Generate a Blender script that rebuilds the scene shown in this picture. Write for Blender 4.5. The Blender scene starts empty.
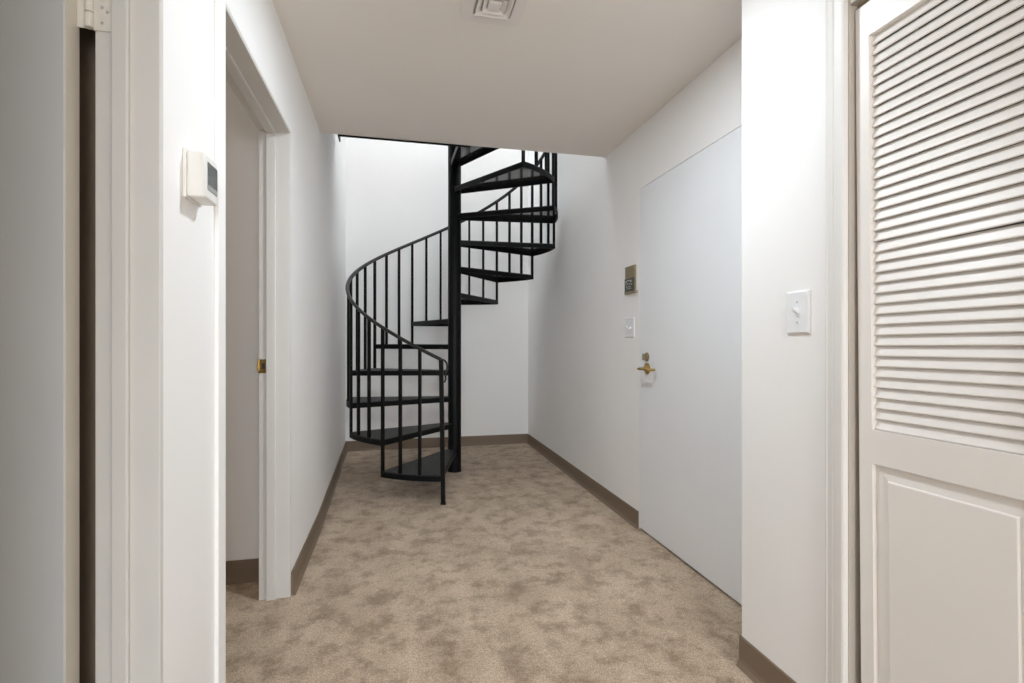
import bpy, bmesh, math, random
from mathutils import Vector, Matrix
random.seed(4)
S = bpy.context.scene
C = S.collection

# ------------------------------------------------------------------ materials
def mat(name, col, rough=0.5, metal=0.0, spec=0.5, noise=None, bump=None, coat=0.0):
    """noise=(scale, amount) mottles the colour, bump=(scale, strength, distance)"""
    m = bpy.data.materials.new(name); m.use_nodes = True
    nt = m.node_tree; b = nt.nodes['Principled BSDF']
    b.inputs['Base Color'].default_value = (*col, 1)
    b.inputs['Roughness'].default_value = rough
    b.inputs['Metallic'].default_value = metal
    b.inputs['Specular IOR Level'].default_value = spec
    b.inputs['Coat Weight'].default_value = coat
    tc = nt.nodes.new('ShaderNodeTexCoord')
    if noise:
        n = nt.nodes.new('ShaderNodeTexNoise'); n.inputs['Scale'].default_value = noise[0]
        n.inputs['Detail'].default_value = 4
        nt.links.new(tc.outputs['Object'], n.inputs['Vector'])
        r = nt.nodes.new('ShaderNodeValToRGB')
        lo = tuple(max(0, c * (1 - noise[1])) for c in col); hi = tuple(min(1, c * (1 + noise[1])) for c in col)
        r.color_ramp.elements[0].position = 0.3; r.color_ramp.elements[0].color = (*lo, 1)
        r.color_ramp.elements[1].position = 0.7; r.color_ramp.elements[1].color = (*hi, 1)
        nt.links.new(n.outputs['Fac'], r.inputs['Fac'])
        nt.links.new(r.outputs['Color'], b.inputs['Base Color'])
    if bump:
        n2 = nt.nodes.new('ShaderNodeTexNoise'); n2.inputs['Scale'].default_value = bump[0]
        n2.inputs['Detail'].default_value = 3
        nt.links.new(tc.outputs['Object'], n2.inputs['Vector'])
        bp = nt.nodes.new('ShaderNodeBump'); bp.inputs['Strength'].default_value = bump[1]
        bp.inputs['Distance'].default_value = bump[2]
        nt.links.new(n2.outputs['Fac'], bp.inputs['Height'])
        nt.links.new(bp.outputs['Normal'], b.inputs['Normal'])
    return m

M_WALL = mat('wall_paint', (0.90, 0.895, 0.89), 0.6, spec=0.35, noise=(1.5, 0.012), bump=(140, 0.06, 0.002))
M_CEIL = mat('ceiling_paint', (0.84, 0.80, 0.76), 0.85, spec=0.2, noise=(2, 0.012), bump=(160, 0.08, 0.002))
M_TRIM = mat('trim_gloss_paint', (0.68, 0.665, 0.64), 0.36, spec=0.5, noise=(6, 0.015))
M_CASE = mat('casing_paint', (0.80, 0.79, 0.77), 0.4, spec=0.5, noise=(6, 0.015))
M_FLUSH = mat('flush_door_paint', (0.86, 0.88, 0.91), 0.45, spec=0.45, noise=(3, 0.01))
M_LOUV = mat('louver_door_paint', (0.82, 0.79, 0.76), 0.4, spec=0.45, noise=(5, 0.012))
M_SLABD = mat('painted_slab_door', (0.60, 0.62, 0.63), 0.38, spec=0.5, noise=(3, 0.015))
M_SLABE = mat('door_edge_cream', (0.70, 0.66, 0.59), 0.4, spec=0.5)
M_HINGE = mat('hinge_paint', (0.74, 0.71, 0.65), 0.35, spec=0.5, noise=(60, 0.06))
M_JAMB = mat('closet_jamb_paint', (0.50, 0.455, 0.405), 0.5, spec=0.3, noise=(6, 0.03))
M_BASE = mat('vinyl_base', (0.205, 0.150, 0.105), 0.5, spec=0.35, noise=(4, 0.04))
M_BLACK = mat('black_enamel', (0.005, 0.005, 0.0055), 0.45, spec=0.15, bump=(90, 0.05, 0.001))
M_RAIL = mat('black_bar', (0.005, 0.0045, 0.004), 0.5, spec=0.15)
M_HAND = mat('worn_black_rail', (0.022, 0.019, 0.017), 0.42, spec=0.35, noise=(30, 0.2))
M_BRASS = mat('brass', (0.52, 0.36, 0.13), 0.28, metal=1.0, noise=(40, 0.15))
M_BRASSD = mat('aged_brass', (0.31, 0.25, 0.155), 0.5, metal=0.3, noise=(60, 0.12))
M_DARKPL = mat('dark_plate', (0.06, 0.06, 0.055), 0.4, noise=(120, 0.3))
M_MARK = mat('pale_marks', (0.55, 0.55, 0.50), 0.5)
M_PLASTIC = mat('white_plastic', (0.83, 0.84, 0.86), 0.3, spec=0.5)
M_THERMO = mat('thermostat_plastic', (0.82, 0.81, 0.78), 0.4, spec=0.45)
M_SCREEN = mat('grey_screen', (0.10, 0.11, 0.11), 0.15, spec=0.6)
M_SCRBAND = mat('screen_band', (0.33, 0.34, 0.33), 0.3)
M_SCREW = mat('screw', (0.45, 0.45, 0.45), 0.4, metal=0.3)
M_VENT = mat('vent_enamel', (0.80, 0.76, 0.74), 0.45, spec=0.4)
M_DARK = mat('dark_duct', (0.05, 0.04, 0.035), 0.8)
M_DUCT = mat('grey_duct', (0.48, 0.45, 0.43), 0.7)
M_SHADOWY = mat('baked_shade_brown', (0.20, 0.16, 0.12), 0.9, spec=0.1)  # shade put into the colour: unlit space behind louvers and open door

def tread_mat():
    m = mat('tread_plate', (0.016, 0.016, 0.017), 0.5, spec=0.5)
    nt = m.node_tree; b = nt.nodes['Principled BSDF']; tc = nt.nodes['Texture Coordinate']
    mp = nt.nodes.new('ShaderNodeMapping'); mp.inputs['Scale'].default_value = (1, 1, 1)
    v = nt.nodes.new('ShaderNodeTexVoronoi'); v.inputs['Scale'].default_value = 55
    nt.links.new(tc.outputs['Object'], mp.inputs['Vector']); nt.links.new(mp.outputs['Vector'], v.inputs['Vector'])
    r = nt.nodes.new('ShaderNodeValToRGB')
    r.color_ramp.elements[0].position = 0.25; r.color_ramp.elements[0].color = (0.062, 0.061, 0.060, 1)
    r.color_ramp.elements[1].position = 0.55; r.color_ramp.elements[1].color = (0.026, 0.026, 0.027, 1)
    nt.links.new(v.outputs['Distance'], r.inputs['Fac']); nt.links.new(r.outputs['Color'], b.inputs['Base Color'])
    bp = nt.nodes.new('ShaderNodeBump'); bp.inputs['Strength'].default_value = 0.6; bp.inputs['Distance'].default_value = 0.003
    bp.invert = True
    nt.links.new(v.outputs['Distance'], bp.inputs['Height']); nt.links.new(bp.outputs['Normal'], b.inputs['Normal'])
    return m
M_TREAD = tread_mat()
M_UNDER = mat('tread_underside', (0.05, 0.05, 0.053), 0.10, spec=1.0)

def carpet_mat():
    m = bpy.data.materials.new('carpet'); m.use_nodes = True
    nt = m.node_tree; b = nt.nodes['Principled BSDF']; L = nt.links.new
    b.inputs['Roughness'].default_value = 1.0; b.inputs['Specular IOR Level'].default_value = 0.05
    b.inputs['Sheen Weight'].default_value = 0.15
    tc = nt.nodes.new('ShaderNodeTexCoord')
    # nap brushed one way or the other: irregular patches
    def nz(scale, detail, rough=0.55, dist=0.0, sc=(1, 1, 1), rot=0):
        mp = nt.nodes.new('ShaderNodeMapping'); mp.inputs['Scale'].default_value = sc
        mp.inputs['Rotation'].default_value = (0, 0, rot)
        L(tc.outputs['Object'], mp.inputs['Vector'])
        n = nt.nodes.new('ShaderNodeTexNoise'); n.inputs['Scale'].default_value = scale
        n.inputs['Detail'].default_value = detail; n.inputs['Roughness'].default_value = rough
        n.inputs['Distortion'].default_value = dist
        L(mp.outputs['Vector'], n.inputs['Vector']); return n.outputs['Fac']
    def ramp(f, p0, c0, p1, c1):
        r = nt.nodes.new('ShaderNodeValToRGB')
        r.color_ramp.elements[0].position = p0; r.color_ramp.elements[0].color = (*c0, 1)
        r.color_ramp.elements[1].position = p1; r.color_ramp.elements[1].color = (*c1, 1)
        L(f, r.inputs['Fac']); return r.outputs['Color']
    def mul(a, bb, f=1.0):
        x = nt.nodes.new('ShaderNodeMix'); x.data_type = 'RGBA'; x.blend_type = 'MULTIPLY'
        x.inputs['Factor'].default_value = f; L(a, x.inputs['A']); L(bb, x.inputs['B']); return x.outputs['Result']
    patch = ramp(nz(4.2, 6, 0.62, 0.25, (1, 0.75, 1), 0.5), 0.38, (0.72, 0.568, 0.425), 0.62, (0.87, 0.708, 0.545))
    blot = ramp(nz(8.5, 9, 0.70, 0.0), 0.38, (0.58, 0.54, 0.50), 0.53, (1, 1, 1))
    streak = ramp(nz(3.0, 3, 0.5, 0.3, (2.4, 0.7, 1), -0.35), 0.36, (0.86, 0.85, 0.84), 0.56, (1, 1, 1))
    speck = mul(ramp(nz(210, 2, 0.7), 0.35, (0.50, 0.48, 0.46), 0.64, (1.0, 1.0, 1.0)), ramp(nz(75, 2, 0.7), 0.34, (0.80, 0.79, 0.78), 0.60, (1.0, 1.0, 1.0)))
    c = mul(mul(mul(patch, blot, 0.85), streak), speck)
    L(c, b.inputs['Base Color'])
    mx = nt.nodes.new('ShaderNodeMath'); mx.operation = 'ADD'
    L(nz(260, 3, 0.7), mx.inputs[0]); L(nz(70, 3, 0.6), mx.inputs[1])
    bp = nt.nodes.new('ShaderNodeBump'); bp.inputs['Strength'].default_value = 0.55; bp.inputs['Distance'].default_value = 0.006
    L(mx.outputs[0], bp.inputs['Height']); L(bp.outputs['Normal'], b.inputs['Normal'])
    return m
M_CARPET = carpet_mat()

# ------------------------------------------------------------------ mesh helpers
def box(bm, x0, x1, y0, y1, z0, z1, bev=0.0, seg=2):
    vs = [bm.verts.new((x, y, z)) for z in (z0, z1) for y in (y0, y1) for x in (x0, x1)]
    fs = [(0, 2, 3, 1), (4, 5, 7, 6), (0, 1, 5, 4), (2, 6, 7, 3), (0, 4, 6, 2), (1, 3, 7, 5)]
    faces = [bm.faces.new([vs[i] for i in f]) for f in fs]
    if bev > 0:
        es = list({e for f in faces for e in f.edges})
        bmesh.ops.bevel(bm, geom=es, offset=bev, segments=seg, affect='EDGES', profile=0.6)

def prism(bm, pts, z0, z1):
    """closed counter-clockwise outline in x,y extruded in z"""
    n = len(pts)
    lo = [bm.verts.new((p[0], p[1], z0)) for p in pts]; hi = [bm.verts.new((p[0], p[1], z1)) for p in pts]
    bm.faces.new(list(reversed(lo))); bm.faces.new(hi)
    for i in range(n):
        j = (i + 1) % n
        bm.faces.new([lo[i], lo[j], hi[j], hi[i]])

def sweep_profile(bm, prof, a, b, normal):
    """profile (out, up) swept from a to b along a wall; normal = out direction"""
    nrm = Vector(normal); ends = []
    for p in (a, b):
        ends.append([bm.verts.new(Vector(p) + nrm * o + Vector((0, 0, u))) for o, u in prof])
    n = len(prof)
    for i in range(n):
        j = (i + 1) % n
        bm.faces.new([ends[0][i], ends[0][j], ends[1][j], ends[1][i]])
    bm.faces.new(ends[0]); bm.faces.new(list(reversed(ends[1])))

def tube(bm, pts, r, seg=10, ry=None):
    """swept tube along points, parallel transported"""
    pts = [Vector(p) for p in pts]; n = len(pts); rings = []
    ry = ry or r
    up = Vector((0, 0, 1))
    for i, p in enumerate(pts):
        t = (pts[min(i + 1, n - 1)] - pts[max(i - 1, 0)]).normalized()
        if i == 0:
            ref = up if abs(t.z) < 0.9 else Vector((1, 0, 0))
            u = t.cross(ref).normalized()
        else:
            u = (u - t * u.dot(t)).normalized()
        v = u.cross(t)
        rings.append([bm.verts.new(p + u * math.cos(2 * math.pi * k / seg) * r + v * math.sin(2 * math.pi * k / seg) * ry) for k in range(seg)])
    for i in range(n - 1):
        for k in range(seg):
            j = (k + 1) % seg
            bm.faces.new([rings[i][k], rings[i][j], rings[i + 1][j], rings[i + 1][k]])
    bm.faces.new(list(reversed(rings[0]))); bm.faces.new(rings[-1])

def lathe(bm, prof, origin, axis, seg=28):
    """profile (radius, along) turned about axis from origin"""
    ax = Vector(axis).normalized(); ref = Vector((0, 0, 1)) if abs(ax.z) < 0.9 else Vector((1, 0, 0))
    u = ax.cross(ref).normalized(); v = ax.cross(u); o = Vector(origin)
    rings = []
    for r, a in prof:
        rings.append([bm.verts.new(o + ax * a + (u * math.cos(2 * math.pi * k / seg) + v * math.sin(2 * math.pi * k / seg)) * max(r, 1e-4)) for k in range(seg)])
    for i in range(len(prof) - 1):
        for k in range(seg):
            j = (k + 1) % seg
            bm.faces.new([rings[i][k], rings[i][j], rings[i + 1][j], rings[i + 1][k]])
    bm.faces.new(list(reversed(rings[0]))); bm.faces.new(rings[-1])

def obj(name, bm, m, parent=None, smooth=False, loc=None):
    bmesh.ops.recalc_face_normals(bm, faces=bm.faces)
    me = bpy.data.meshes.new(name); bm.to_mesh(me); bm.free()
    me.materials.append(m)
    if smooth:
        me.polygons.foreach_set('use_smooth', [True] * len(me.polygons))
        me.set_sharp_from_angle(angle=math.radians(40))
    o = bpy.data.objects.new(name, me); C.objects.link(o)
    if parent: o.parent = parent
    return o

def struct(name, bm, m, **k):
    o = obj(name, bm, m, **k); o['kind'] = 'structure'; return o

def empty(name, loc=(0, 0, 0), rot=(0, 0, 0)):
    o = bpy.data.objects.new(name, None); C.objects.link(o); o.location = loc; o.rotation_euler = rot
    o.empty_display_size = 0.1
    return o

def thing(name, label, cat, loc=(0, 0, 0), rot=(0, 0, 0), group=None, kind=None):
    o = empty(name, loc, rot); o['label'] = label; o['category'] = cat
    if group: o['group'] = group
    if kind: o['kind'] = kind
    return o
N = bmesh.new

# ------------------------------------------------------------------ the setting
XL, XR, XJ = -0.46, 1.425, 1.173        # left wall, right wall, closet wall
YF, YO, YJ = 5.45, 3.305, 1.54          # far wall, edge of the stairwell opening, closet wall corner
H, H2, TOP = 2.42, 2.89, 6.30          # ceiling, upper floor, upper ceiling
XLF = -0.515                            # the left wall drifts outward towards the far corner
D2A, D2B, DH = 1.500, 2.392, 2.050      # left doorway
XLB = XL - 0.124

bm = N(); box(bm, -3.1, 3.6, -6.1, 5.7, -0.12, 0.0)
struct('floor', bm, M_CARPET)

bm = N(); box(bm, -3.1, 3.6, -6.1, YO, H, H2)
struct('ceiling', bm, M_CEIL)
bm = N(); box(bm, -0.9, 1.7, 0.3, 5.7, TOP, TOP + 0.1)
struct('ceiling_upper', bm, M_WALL)

# left wall: pieces either side of the two doorways, headers above them
bm = N()
box(bm, -0.571, XL, 1.150, D2A - 0.014, 0, H)
box(bm, XLB, XL, D2A - 0.014, D2B + 0.014, DH + 0.014, H)
prism(bm, [(XLB, D2B + 0.014), (XL, D2B + 0.014), (XL, 3.2), (XLF, YF), (XLB - .08, YF)], 0, TOP)
box(bm, XLB, XL, 0.30, 1.150, DH + 0.014, H)
box(bm, XLB, XL, -1.8, 0.30, 0, H)
struct('wall_left', bm, M_WALL)

bm = N(); box(bm, -0.8, 1.6, YF, YF + 0.12, 0, TOP)
struct('wall_far', bm, M_WALL)

# right wall with the flush door's opening
DRA, DRB, DRH = 1.860, 2.802, 2.046
bm = N()
box(bm, XR, XR + 0.12, DRB + 0.0008, YF, 0, TOP)
box(bm, XR, XR + 0.12, DRA - 0.003, DRB + 0.003, DRH + 0.003, H)
box(bm, XR, XR + 0.12, YJ - 0.1, DRA - 0.003, 0, H)
box(bm, XR + 0.055, XR + 0.12, DRA - 0.003, DRB + 0.003, 0, DRH + 0.003)
struct('wall_right', bm, M_WALL)

# closet wall nearer the camera, stepping out from the right wall, with the closet opening
CA, CB, CH = -0.62, 1.107, 2.022
bm = N()
box(bm, XJ, XR, CB + 0.02, YJ, 0, H)
box(bm, XJ, XJ + 0.11, CA - 0.02, CB + 0.02, CH + 0.02, H)
box(bm, XJ, XJ + 0.11, -1.8, CA - 0.02, 0, H)
struct('wall_closet', bm, M_WALL)
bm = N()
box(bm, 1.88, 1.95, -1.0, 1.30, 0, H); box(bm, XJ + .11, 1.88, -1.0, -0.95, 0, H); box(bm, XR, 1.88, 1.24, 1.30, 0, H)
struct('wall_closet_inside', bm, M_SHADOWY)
bm = N(); box(bm, -3.1, 3.6, -6.1, -6.0, 0, H)
struct('wall_near', bm, M_WALL)
bm = N(); box(bm, -3.1, -3.0, -6.0, -1.8, 0, H); box(bm, -3.0, XL, -1.9, -1.8, 0, H)
struct('wall_living_room_left', bm, M_WALL)
bm = N(); box(bm, 3.5, 3.6, -6.0, -1.8, 0, H); box(bm, XJ, 3.5, -1.9, -1.8, 0, H)
struct('wall_living_room_right', bm, M_WALL)

# the two side rooms on the left
bm = N(); box(bm, -2.5, XLB, 2.600, 2.70, 0, H)
struct('wall_side_room_far', bm, M_WALL)
bm = N(); box(bm, -2.5, -2.4, -1.8, 2.60, 0, H)
struct('wall_side_room_left', bm, M_WALL)
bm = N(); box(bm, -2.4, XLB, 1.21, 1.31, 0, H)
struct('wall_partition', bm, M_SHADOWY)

# upper storey around the stairwell
bm = N()
prism(bm, [(-0.9, 0.4), (-0.52, 0.4), (-0.52, D2B), (-0.9, D2B)], H2, TOP)
box(bm, -0.9, XLB, D2B, 3.0, H2, TOP)
struct('wall_upper_left', bm, M_WALL)
bm = N(); box(bm, XR, XR + .12, 0.4, DRB, H2, TOP); box(bm, -0.9, XR + .12, 0.3, 0.4, H2, TOP)
struct('wall_upper_right', bm, M_WALL)

# cove base along the walls
COVE = [(0, 0), (0.020, 0), (0.017, 0.004), (0.009, 0.014), (0.006, 0.028), (0.006, 0.100), (0.004, 0.103), (0, 0.103)]
def base(name, runs):
    b = N()
    for a, c, n in runs: sweep_profile(b, COVE, a, c, n)
    return struct(name, b, M_BASE)
CASE = 0.058
base('baseboard_left', [((XL, D2B + 0.014, 0), (XL, 3.2, 0), (1, 0, 0)),
                        ((XL, 3.2, 0), (XLF, YF, 0), Vector((YF - 3.2, XL - XLF, 0)).normalized()),
                        ((XL, 1.17, 0), (XL, D2A - 0.005 - CASE, 0), (1, 0, 0))])
base('baseboard_far', [((XLF, YF, 0), (XR, YF, 0), (0, -1, 0))])
base('baseboard_right', [((XR, DRB + 0.006, 0), (XR, YF, 0), (-1, 0, 0)), ((XR, YJ, 0), (XR, DRA - 0.006, 0), (-1, 0, 0))])
base('baseboard_closet', [((XJ, 1.177, 0), (XJ, YJ + .006, 0), (-1, 0, 0)), ((XJ - .006, YJ, 0), (XR, YJ, 0), (0, 1, 0))])
base('baseboard_side_room', [((-2.4, 2.600, 0), (XLB, 2.600, 0), (0, -1, 0))])

# left doorway: jamb with stop, thin casing
XC = XL + 0.011
bm = N()
for ya, yb in ((D2A - 0.014, D2A), (D2B, D2B + 0.014)):
    box(bm, XLB - 0.004, XL, ya, yb, 0, DH + 0.014, 0.0015, 1)
box(bm, XLB - 0.004, XL, D2A, D2B, DH, DH + 0.014, 0.0015, 1)
box(bm, -0.556, -0.518, D2B - 0.012, D2B, 0, DH, 0.003)
box(bm, -0.556, -0.518, D2A, D2A + 0.012, 0, DH, 0.003)
box(bm, -0.556, -0.518, D2A + 0.012, D2B - 0.012, DH - 0.012, DH, 0.003)
jamb = struct('trim_1', bm, M_TRIM)
bm = N()
box(bm, XL, XC, D2A - 0.003 - CASE, D2A - 0.003, 0, H, 0.003)
struct('trim_2', bm, M_WALL)
# brass strike plate on the far jamb
bm = N()
zs = 1.022
box(bm, XLB - 0.006, -0.5565, D2B - 0.0025, D2B + 0.0005, zs - 0.030, zs + 0.030, 0.0008, 1)
tube(bm, [(XLB - 0.003, D2B - 0.002, zs + 0.028), (XLB - 0.005, D2B - 0.008, zs + 0.010), (XLB - 0.005, D2B - 0.008, zs - 0.02)], 0.004, 6)
o = obj('strike_plate', bm, M_BRASS, parent=jamb); o['label'] = 'brass strike plate on the white jamb'
bm = N(); box(bm, -0.574, -0.562, D2B - 0.0045, D2B - 0.0022, zs - 0.012, zs + 0.014)
obj('latch_hole', bm, M_DARK, parent=o)

# nearest left doorway: far jamb with stop and the hinge leaf
JY = 1.136
bm = N()
box(bm, -0.572, XL, JY, 1.151, 0, DH + 0.014, 0.0015, 1)
box(bm, -0.541, -0.5115, JY - 0.011, JY, 0, DH, 0.004, 3)
box(bm, XLB - 0.002, XL + 0.001, 0.300, 0.315, 0, DH + 0.014)
box(bm, XLB - 0.002, XL + 0.001, 0.315, JY, DH, DH + 0.014)
struct('trim_3', bm, M_TRIM)

# closet casing (moulded) and jamb
bm = N()
prof = [(0.0, 0), (0.0, 0.011), (0.006, 0.014), (0.012, 0.012), (0.016, 0.013), (0.030, 0.0155), (0.036, 0.0135), (0.041, 0.017), (0.066, 0.019), (0.072, 0.017), (0.074, 0.012), (0.074, 0)]
prof = [(d * 0.90, t) for d, t in prof]      # (distance from the outer edge, thickness)
pts = [(XJ - t, 1.177 - d) for d, t in prof]
prism(bm, pts, 0, CH + 0.13)
zt = CH + 0.088
ends = []
for y in (1.112, CA - 0.018):
    ends.append([bm.verts.new((XJ - t, y, zt - d)) for d, t in prof])
for i in range(len(prof)):
    j = (i + 1) % len(prof)
    bm.faces.new([ends[0][i], ends[0][j], ends[1][j], ends[1][i]])
bm.faces.new(ends[0]); bm.faces.new(list(reversed(ends[1])))
prism(bm, [(XJ - t, CA - 0.086 + d) for d, t in prof], 0, CH + 0.09)
struct('trim_4', bm, M_CASE)
bm = N()
box(bm, XJ - 0.004, XJ + 0.11, CB, CB + 0.019, 0, CH + 0.018, 0.003)
box(bm, XJ - 0.004, XJ + 0.11, CA - 0.019, CA, 0, CH + 0.018, 0.003)
box(bm, XJ - 0.004, XJ + 0.11, CA, CB, CH, CH + 0.018, 0.003)
struct('trim_5', bm, M_JAMB)
bm = N(); box(bm, XJ + 0.022, XJ + 0.050, CA, CB, CH - 0.016, CH)
struct('trim_6', bm, M_BRASSD)

# ------------------------------------------------------------------ louvered closet door (two folding leaves)
def leaf(parent_, y_hi, width, tilt, brk=None):
    g = empty('door_leaf', (0, 0, 0)); g.parent = parent_
    x0, x1 = 0.0, 0.030
    zb, zt_ = 0.012, 2.006
    st = 0.037                            # stile
    lz0, lz1 = 0.904, 1.919               # louver opening
    pz0, pz1 = 0.16, 0.818                # panel opening
    w = width
    b = N()
    box(b, x0, x1, -st, 0, zb, zt_)
    box(b, x0, x1, -w, -w + st, zb, zt_)
    for za, zc in ((zb, pz0), (pz1, lz0), (lz1, zt_)):
        box(b, x0, x1, -w + st, -st, za, zc)
    obj('door_frame', b, M_LOUV, parent=g)
    # slats
    b = N(); n = 38; pitch = (lz1 - lz0) / n
    for i in range(n):
        z = lz0 + pitch * i + 0.003
        prof_ = [(0.0105, z - 0.0022), (0.0085, z + 0.0000), (0.0090, z + 0.0025), (0.0185, z + 0.0255), (0.0220, z + 0.0250), (0.0130, z - 0.0015)]
        tl = 0.0035 if i == brk else 0.0
        e = []
        for k, y in enumerate((-st + 0.002, -w + st - 0.002)):
            e.append([b.verts.new((px, y, min(pz, lz1 + .01) + (tl if k else -0.002 if tl else 0))) for px, pz in prof_])
        for a in range(len(prof_)):
            c = (a + 1) % len(prof_)
            b.faces.new([e[0][a], e[0][c], e[1][c], e[1][a]])
        b.faces.new(e[0]); b.faces.new(list(reversed(e[1])))
    obj('louver_slats', b, M_LOUV, parent=g)
    # raised panel
    b = N()
    ya, yb = -w + st, -st
    def ring(m_, x, m2=None):
        return [b.verts.new((x, yy, zz)) for yy, zz in ((ya + m_, pz0 + m_), (yb - m_, pz0 + m_), (yb - m_, pz1 - m_), (ya + m_, pz1 - m_))]
    rs = [ring(-0.003, 0.020), ring(-0.003, 0.012), ring(0.005, 0.012), ring(0.036, 0.0075), ring(0.0385, 0.0035), ring(0.041, 0.003)]
    for a in range(len(rs) - 1):
        for k in range(4):
            j = (k + 1) % 4
            b.faces.new([rs[a][k], rs[a][j], rs[a + 1][j], rs[a + 1][k]])
    b.faces.new(rs[-1]); b.faces.new(list(reversed(rs[0])))
    obj('raised_panel', b, M_LOUV, parent=g)
    g.location = (XJ + 0.012, y_hi, 0)
    g.rotation_euler = (math.radians(tilt), 0, 0)
    return g
d2 = empty('door_2'); d2['kind'] = 'structure'
d2['label'] = 'off-white louvered folding closet door with raised lower panel, right foreground'; d2['category'] = 'door'
leaf(d2, 1.084, 0.420, -0.56, brk=17)
leaf(d2, 0.660, 0.420, 0.0)
leaf(d2, 0.236, 0.420, 0.0)
leaf(d2, -0.188, 0.420, 0.0)

# ------------------------------------------------------------------ flush door in the right wall, with its lock set
d1 = empty('door_1', (XR + 0.0006, DRA, 0)); d1['kind'] = 'structure'
d1['label'] = 'flush white slab door with brass lever in the right wall'; d1['category'] = 'door'
bm = N(); box(bm, 0, 0.044, 0, DRB - DRA, 0.012, DRH)
obj('door_slab', bm, M_FLUSH, parent=d1)
hy, hz = 2.700 - DRA, 0.972
hd = empty('door_handle'); hd.parent = d1; hd.location = (0, hy, hz); hd['label'] = 'brass lever handle'
bm = N(); lathe(bm, [(0.034, 0), (0.034, 0.004), (0.030, 0.008), (0.020, 0.011), (0.013, 0.020)], (0, 0, 0), (-1, 0, 0))
obj('rose', bm, M_BRASS, parent=hd, smooth=True)
bm = N()
tube(bm, [(-0.008, 0, 0), (-0.045, 0, 0), (-0.058, -0.003, 0), (-0.064, -0.012, 0), (-0.064, -0.035, 0.001), (-0.063, -0.085, 0.001),
          (-0.061, -0.105, 0), (-0.054, -0.116, -0.001), (-0.030, -0.119, -0.001), (-0.018, -0.119, -0.001)], 0.0085, 12, 0.0075)
obj('lever', bm, M_BRASS, parent=hd, smooth=True)
lk = empty('dead_bolt'); lk.parent = d1; lk.location = (0, hy + 0.002, 1.040)
bm = N(); lathe(bm, [(0.026, 0), (0.026, 0.004), (0.022, 0.008), (0.009, 0.010)], (0, 0, 0), (-1, 0, 0))
obj('bolt_rose', bm, M_BRASSD, parent=lk, smooth=True)
bm = N(); box(bm, -0.030, -0.008, -0.006, 0.006, -0.019, 0.019, 0.003)
obj('thumb_turn', bm, M_BRASSD, parent=lk)

# ------------------------------------------------------------------ near-left slab door, open into its room
d3 = empty('door_3', (-0.598, 1.094, 0)); d3['kind'] = 'structure'
d3['label'] = 'pale grey slab door standing open at the left edge'; d3['category'] = 'door'
bm = N(); box(bm, -0.80, -0.0015, 0, 0.044, 0.012, 2.035, 0.002, 1)
obj('door_slab', bm, M_SLABD, parent=d3)
bm = N(); box(bm, -0.0016, 0, 0.0015, 0.0425, 0.0125, 2.0345)
o = obj('door_edge', bm, M_SLABE, parent=d3); o['label'] = 'cream painted door edge'
for zc in (1.778, 0.30):
    hg = empty('hinge'); hg.parent = d3; hg.location = (0.020, 0.034, zc)
    hg['label'] = 'painted hinge'
    bm = N()
    for k in range(3):
        z0 = -0.045 + k * 0.030
        lathe(bm, [(0.0065, z0 + 0.0006), (0.0075, z0 + 0.0015), (0.0075, z0 + 0.0285), (0.0065, z0 + 0.0294)], (0, 0, 0), (0, 0, 1), 14)
    obj('knuckle', bm, M_HINGE, parent=hg, smooth=True)
    bm = N()
    box(bm, 0.004, 0.037, 0.0040, 0.0080, -0.045, 0.045, 0.001, 1)
    box(bm, -0.020, -0.002, 0.0, 0.003, -0.045, 0.045, 0.001, 1)
    obj('hinge_leaf', bm, M_HINGE, parent=hg)
    for sx, sz in ((0.029, 0.030), (0.020, 0.0), (0.020, -0.030), (0.029, -0.008)):
        bm = N(); lathe(bm, [(0.0032, 0), (0.0028, 0.0012), (0.0008, 0.0006)], (sx, 0.0042, sz), (0, -1, 0), 12)
        obj('screw', bm, M_SCREW, parent=hg)

# ------------------------------------------------------------------ spiral staircase
CX, CY, R = 0.490, 4.410, 0.890
A0, STEP = -102.5, 29.02
Z1, RISE = 0.197, 0.2265
RAILH = 0.812
NT = 12
def ang(n): return math.radians(A0 - STEP * (n - 1))
def zt(n): return Z1 + RISE * (n - 1)
def pol(a, r): return (r * math.cos(a), r * math.sin(a))
st = thing('spiral_staircase', 'black metal spiral staircase winding up through the ceiling opening', 'staircase', (CX, CY, 0))
bm = N(); lathe(bm, [(0.057, 0.0), (0.057, 3.92), (0.052, 3.932), (0.02, 3.94)], (0, 0, 0), (0, 0, 1), 40)
lathe(bm, [(0.062, 0.0), (0.062, 0.010), (0.058, 0.012)], (0, 0, 0), (0, 0, 1), 40)
obj('center_column', bm, M_BLACK, parent=st, smooth=True)

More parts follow.
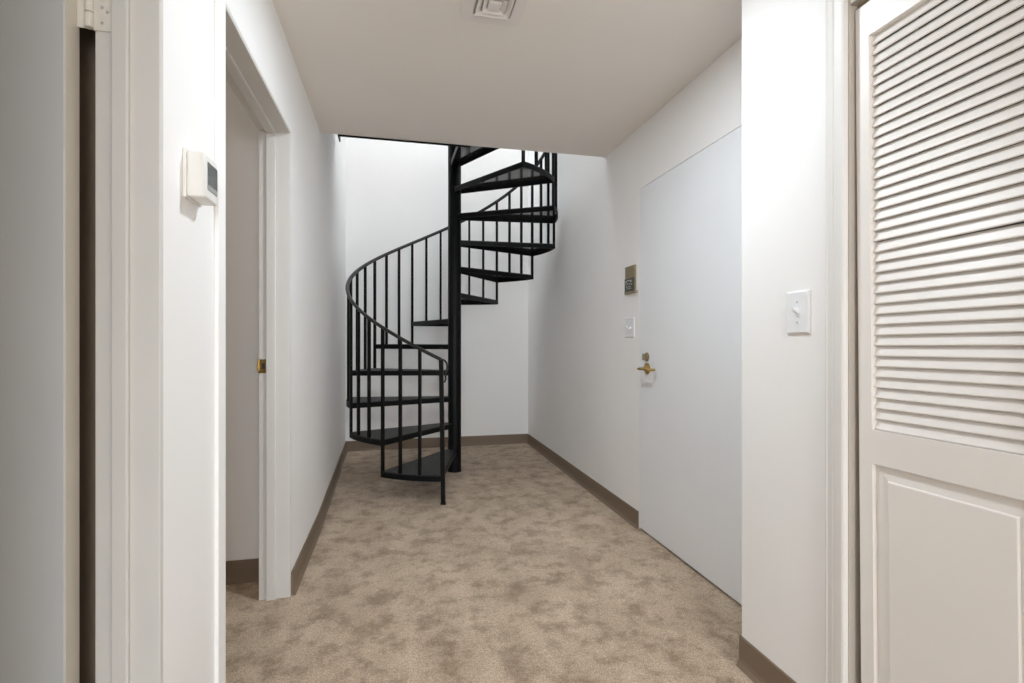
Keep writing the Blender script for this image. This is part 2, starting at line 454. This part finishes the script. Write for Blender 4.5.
RT = R + 0.009
def tread_outline(off=0.0, n=12):
    """local outline, leading edge at angle +STEP/2, trailing at -STEP/2, counter-clockwise"""
    h = math.radians(STEP / 2 + 0.35)
    pts = [pol(-h - 0.0, RT)]
    for k in range(1, n): pts.append(pol(-h + 2 * h * k / n, RT))
    pts.append(pol(h, RT))
    pts.append(pol(math.radians(36), 0.060)); pts.append(pol(math.radians(-50), 0.062))
    return pts
LIP = 0.042
def tread_mesh():
    b = N(); pts = tread_outline()
    prism(b, pts, -0.006, 0.0)
    return b
def lip_mesh():
    b = N(); pts = [Vector((*p, 0)) for p in tread_outline()]
    cen = Vector((0.45, 0, 0))
    n = len(pts); seq = pts[-2:-1] + []      # leading inner point
    path = [pts[-1]] + pts[:-1]              # trailing inner -> arc -> leading inner
    inner = []
    for i, p in enumerate(path):
        a = path[max(i - 1, 0)]; c = path[min(i + 1, len(path) - 1)]
        t0 = (p - a).normalized() if i > 0 else (c - p).normalized()
        t1 = (c - p).normalized() if i < len(path) - 1 else t0
        nl = Vector((-(t0 + t1).y, (t0 + t1).x, 0)).normalized()
        s = max(0.35, nl.dot(Vector((-t0.y, t0.x, 0))))
        inner.append(p + nl * 0.006 / s)
    for i in range(len(path) - 1):
        quad = [path[i], path[i + 1], inner[i + 1], inner[i]]
        lo = [b.verts.new(q + Vector((0, 0, -LIP))) for q in quad]; hi = [b.verts.new(q + Vector((0, 0, 0.0008))) for q in quad]
        b.faces.new(list(reversed(lo))); b.faces.new(hi)
        for k in range(4):
            j = (k + 1) % 4; b.faces.new([lo[k], lo[j], hi[j], hi[k]])
    bmesh.ops.remove_doubles(b, verts=b.verts, dist=1e-5)
    return b
proto_t = obj('tread', tread_mesh(), M_TREAD, parent=st)
proto_t.data.materials.append(M_UNDER)
for p in proto_t.data.polygons:
    if p.normal.z < -0.5: p.material_index = 1
proto_l = obj('tread_edge', lip_mesh(), M_BLACK, parent=proto_t)
for n in range(1, NT + 1):
    if n == 1: t = proto_t
    else:
        t = proto_t.copy(); C.objects.link(t); t.parent = st
        l = proto_l.copy(); C.objects.link(l); l.parent = t
    t.location = (0, 0, zt(n)); t.rotation_euler = (0, 0, ang(n + 0.5))

def square_bar(b, x, y, z0, z1, s, a):
    c, d = math.cos(a), math.sin(a)
    pts = [(x + (u * c - v * d), y + (u * d + v * c)) for u, v in ((-s, -s), (s, -s), (s, s), (-s, s))]
    prism(b, pts, z0, z1)
def railz(n): return Z1 + 0.2250 * (n - 1) + 0.808
# newel post standing on the carpet at the first tread
bm = N()
xb, yb = pol(ang(1) + math.radians(1.2), R + 0.010); xt, yt = pol(ang(1) + math.radians(0.15), R)
square_bar(bm, 0, 0, 0.0, railz(1) - 0.004, 0.0145, ang(1))
for v in bm.verts:
    k = v.co.z / railz(1); v.co.x += xb + (xt - xb) * k; v.co.y += yb + (yt - yb) * k
square_bar(bm, xb, yb, 0.0, 0.012, 0.017, ang(1))
obj('newel_post', bm, M_RAIL, parent=st)
for n in range(1, NT + 1):
    for f in (1 / 3, 2 / 3, 1.0):
        a = ang(n + f); x, y = pol(a, R if f == 1.0 else R - 0.004)
        z0 = zt(n) - LIP if f == 1.0 else zt(n) - 0.004
        bm = N(); square_bar(bm, x, y, z0, railz(n + f) - 0.004, 0.0098, a)
        obj('baluster', bm, M_RAIL, parent=st)
pts = []
z = railz(1); tx, ty = -math.sin(ang(1)), math.cos(ang(1))   # direction down the rail
for q, dz in ((-0.004, 0.001), (0.016, -0.003), (0.028, -0.010), (0.039, -0.028), (0.043, -0.055), (0.039, -0.080), (0.029, -0.096), (0.030, -0.117), (0.031, -0.138), (0.025, -0.157), (0.014, -0.156), (0.011, -0.140)):
    pts.append((xt + tx * q, yt + ty * q, z + dz))
bm = N(); tube(bm, pts, 0.0068, 8)
obj('rail_scroll', bm, M_HAND, parent=st, smooth=True)
pts = []
k = 1.0
while k <= NT + 1.2:
    x, y = pol(ang(k), R); pts.append((x, y, railz(k))); k += 0.08
bm = N(); tube(bm, pts, 0.0165, 10, 0.0125)
obj('handrail', bm, M_HAND, parent=st, smooth=True)
# landing on the upper floor
bm = N()
prism(bm, [(-0.93, -1.10), (0.0, -1.10), (0.0, -0.05), (-0.06, 0.0), (-0.06, -0.17), (-0.93, -0.17)], 2.83, 2.895)
obj('landing', bm, M_TREAD, parent=st)
bm = N()
box(bm, -0.85, -0.02, -1.105, -1.098, 2.409, 2.83); box(bm, -0.85, -0.843, -1.098, -1.01, 2.409, 2.83)
obj('landing_skirt', bm, M_BLACK, parent=st)

# ------------------------------------------------------------------ small things on the walls and ceiling
# thermostat
t = thing('thermostat', 'white square thermostat with grey screen on the left wall before the doorway', 'thermostat', (XL, 1.291, 1.504))
bm = N(); box(bm, 0, 0.007, -0.047, 0.046, -0.055, 0.055, 0.002)
obj('wall_plate', bm, M_THERMO, parent=t)
bm = N(); box(bm, 0.006, 0.042, -0.043, 0.043, -0.052, 0.050, 0.006, 3)
obj('housing', bm, M_THERMO, parent=t, smooth=True)
bm = N(); box(bm, 0.0415, 0.0428, -0.024, 0.039, -0.030, 0.034, 0.0008, 1)
sc = obj('screen', bm, M_SCREEN, parent=t); sc['label'] = 'grey glass screen'
bm = N(); box(bm, 0.0427, 0.0431, -0.022, 0.037, -0.029, -0.018)
obj('button_strip', bm, M_SCRBAND, parent=sc)

# switch on the closet wall
def plate_mesh(wy, hz_, th):
    b = N()
    r = [[(0, s * wy / 2, u * hz_ / 2) for s, u in ((-1, -1), (1, -1), (1, 1), (-1, 1))],
         [(-th * 0.55, s * wy / 2, u * hz_ / 2) for s, u in ((-1, -1), (1, -1), (1, 1), (-1, 1))],
         [(-th, s * (wy / 2 - 0.005), u * (hz_ / 2 - 0.005)) for s, u in ((-1, -1), (1, -1), (1, 1), (-1, 1))]]
    R_ = [[b.verts.new(p) for p in q] for q in r]
    for a in range(2):
        for k in range(4):
            j = (k + 1) % 4; b.faces.new([R_[a][k], R_[a][j], R_[a + 1][j], R_[a + 1][k]])
    b.faces.new(R_[2]); b.faces.new(list(reversed(R_[0])))
    return b
def toggle_mesh(y, up, th):
    b = N(); s = 1 if up else -1
    box(b, -th - 0.0015, -th + 0.001, y - 0.0055, y + 0.0055, -0.0125, 0.0125, 0.0005, 1)
    c = [(-th, -0.0055, -0.004 * 1), (-th, -0.0055, 0.006), (-th - 0.016, -0.004, 0.011 * s + 0.003), (-th - 0.016, -0.004, 0.011 * s - 0.004)]
    lo = [b.verts.new((p[0], y + p[1], p[2])) for p in c]; hi = [b.verts.new((p[0], y - p[1], p[2])) for p in c]
    b.faces.new(lo); b.faces.new(list(reversed(hi)))
    for k in range(4):
        j = (k + 1) % 4; b.faces.new([lo[k], lo[j], hi[j], hi[k]])
    return b
def screws(parent_, ys, zs_, th):
    for yy in ys:
        for zz in zs_:
            b = N(); lathe(b, [(0.0030, 0), (0.0026, 0.0008), (0.0005, 0.0004)], (-th, yy, zz), (-1, 0, 0), 12)
            obj('screw', b, M_SCREW, parent=parent_)
t = thing('light_switch', 'white single toggle switch plate on the closet wall beside louvered door', 'light switch', (XJ, 1.282, 1.217))
obj('cover_plate', plate_mesh(0.088, 0.128, 0.0075), M_PLASTIC, parent=t)
obj('toggle', toggle_mesh(0.0, True, 0.0075), M_PLASTIC, parent=t)
screws(t, (0.0,), (0.030, -0.030), 0.0075)
t = thing('light_switch', 'white double toggle switch plate below the brass plaque by flush door', 'light switch', (XR, 2.922, 1.218))
obj('cover_plate', plate_mesh(0.128, 0.126, 0.007), M_PLASTIC, parent=t)
obj('toggle', toggle_mesh(0.024, True, 0.007), M_PLASTIC, parent=t)
obj('toggle', toggle_mesh(-0.024, False, 0.007), M_PLASTIC, parent=t)
screws(t, (0.024, -0.024), (0.034, -0.034), 0.007)

# brass plaque
t = thing('wall_plaque', 'small brass plaque with dark lower panel on right wall above double switch', 'plaque', (XR, 2.905, 1.520))
bm = N(); box(bm, -0.012, 0, -0.066, 0.066, -0.080, 0.080, 0.002)
obj('back_plate', bm, M_BRASSD, parent=t)
bm = N(); box(bm, -0.0145, -0.0115, -0.066, 0.066, -0.079, 0.004, 0.001, 1)
dp = obj('dark_panel', bm, M_DARKPL, parent=t); dp['label'] = 'dark panel with pale marks'
bm = N()
for (ya, yb, za, zb) in ((0.052, 0.036, -0.010, -0.022), (0.030, 0.006, -0.006, -0.013), (0.000, -0.028, -0.008, -0.014), (-0.012, -0.030, -0.014, -0.022),
                         (0.050, 0.040, -0.030, -0.036), (0.026, 0.016, -0.026, -0.034), (0.004, -0.008, -0.028, -0.034), (-0.020, -0.040, -0.032, -0.038),
                         (0.046, 0.020, -0.046, -0.050), (0.010, -0.016, -0.046, -0.051), (0.040, -0.030, -0.058, -0.061)):
    box(bm, -0.0152, -0.0144, yb, ya, zb, za)
obj('marks', bm, M_MARK, parent=dp)
bm = N(); box(bm, -0.017, 0, -0.086, 0.066, -0.092, -0.079, 0.003)
obj('ledge', bm, M_BRASSD, parent=t)
bm = N()
box(bm, -0.0135, -0.0115, -0.050, 0.050, 0.018, 0.020); box(bm, -0.0135, -0.0115, -0.050, 0.050, 0.066, 0.068)
box(bm, -0.0135, -0.0115, -0.050, -0.048, 0.020, 0.066); box(bm, -0.0135, -0.0115, 0.048, 0.050, 0.020, 0.066)
obj('raised_border', bm, M_BRASSD, parent=t)

# ceiling vent
VX, VY, VW = 0.3635, 1.895, 0.119
t = thing('ceiling_vent', 'white square air vent in the hallway ceiling', 'air vent', (VX, VY, H))
def frame_ring(b, o1, i1, z0, z1):
    box(b, -o1, o1, -o1, -i1, z0, z1); box(b, -o1, o1, i1, o1, z0, z1)
    box(b, -o1, -i1, -i1, i1, z0, z1); box(b, i1, o1, -i1, i1, z0, z1)
bm = N(); frame_ring(bm, VW, 0.074, -0.005, 0); obj('frame', bm, M_VENT, parent=t)
bm = N(); box(bm, -0.074, 0.074, -0.074, 0.074, -0.0012, 0); obj('duct', bm, M_DUCT, parent=t)
def cone(b, o1, i1, z0, z1, th=0.0015):
    rr = []
    for r_, z_ in ((o1, z0), (i1, z1), (i1 - th, z1), (o1 - th, z0)):
        rr.append([b.verts.new((sx * r_, sy * r_, z_)) for sx, sy in ((-1, -1), (1, -1), (1, 1), (-1, 1))])
    for a in range(4):
        c = (a + 1) % 4
        for k in range(4):
            j = (k + 1) % 4; b.faces.new([rr[a][k], rr[a][j], rr[c][j], rr[c][k]])
bm = N(); cone(bm, 0.067, 0.050, -0.012, -0.003); obj('deflector', bm, M_VENT, parent=t)
bm = N(); cone(bm, 0.044, 0.030, -0.012, -0.003); obj('deflector', bm, M_VENT, parent=t)
bm = N(); box(bm, -0.024, 0.024, -0.024, 0.024, -0.012, -0.002, 0.002); obj('center_plate', bm, M_VENT, parent=t)

# ------------------------------------------------------------------ lights
def point(name, loc, energy, col, r):
    l = bpy.data.lights.new(name, 'POINT'); l.energy = energy; l.color = col; l.shadow_soft_size = r
    o = bpy.data.objects.new(name, l); C.objects.link(o); o.location = loc; return o
def disk(name, loc, energy, col, size, spread=180):
    l = bpy.data.lights.new(name, 'AREA'); l.shape = 'DISK'; l.size = size; l.energy = energy; l.color = col
    l.spread = math.radians(spread)
    o = bpy.data.objects.new(name, l); C.objects.link(o); o.location = loc; return o
disk('hall_lamp', (0.43, 1.67, 2.40), 13.5, (0.85, 0.935, 1.0), 0.18)
disk('rear_fill_disk', (0.4, -3.6, 2.38), 70, (0.86, 0.94, 1.0), 0.6)  # added fill behind the camera, not a known fixture
l = bpy.data.lights.new('rear_fill_panel', 'AREA'); l.shape = 'RECTANGLE'; l.size = 3.2; l.size_y = 1.7  # added broad fill evening out the hall; no window stands here
l.energy = 128; l.color = (0.83, 0.925, 1.0)
o = bpy.data.objects.new('rear_fill_panel', l); C.objects.link(o); o.location = (0.5, -5.85, 1.45)
o.rotation_euler = (math.radians(90), 0, 0)
point('stairwell_lamp', (0.52, 4.28, 6.0), 58, (0.91, 0.96, 1.0), 0.03)
point('side_room_fill', (-1.7, 1.95, 2.2), 3.0, (1.0, 0.93, 0.86), 0.1)  # added to lift the dim wall seen through the left doorway

w = bpy.data.worlds.new('World'); S.world = w; w.use_nodes = True
w.node_tree.nodes['Background'].inputs[0].default_value = (0.9, 0.95, 1, 1)
w.node_tree.nodes['Background'].inputs[1].default_value = 0.2

# ------------------------------------------------------------------ camera
cam = bpy.data.cameras.new('Camera'); cam.sensor_width = 36; cam.lens = 36 * 505 / 1024
cam.clip_start = 0.02
co = bpy.data.objects.new('Camera', cam); C.objects.link(co)
co.location = (0, 0, 1.13); co.rotation_euler = (math.radians(90), 0, math.radians(-12.829))
S.camera = co
S.view_settings.view_transform = 'Standard'; S.view_settings.look = 'None'
S.view_settings.exposure = 0.50; S.view_settings.gamma = 1.0; S.view_settings.use_curve_mapping = False
S.cycles.max_bounces = 14; S.cycles.diffuse_bounces = 10
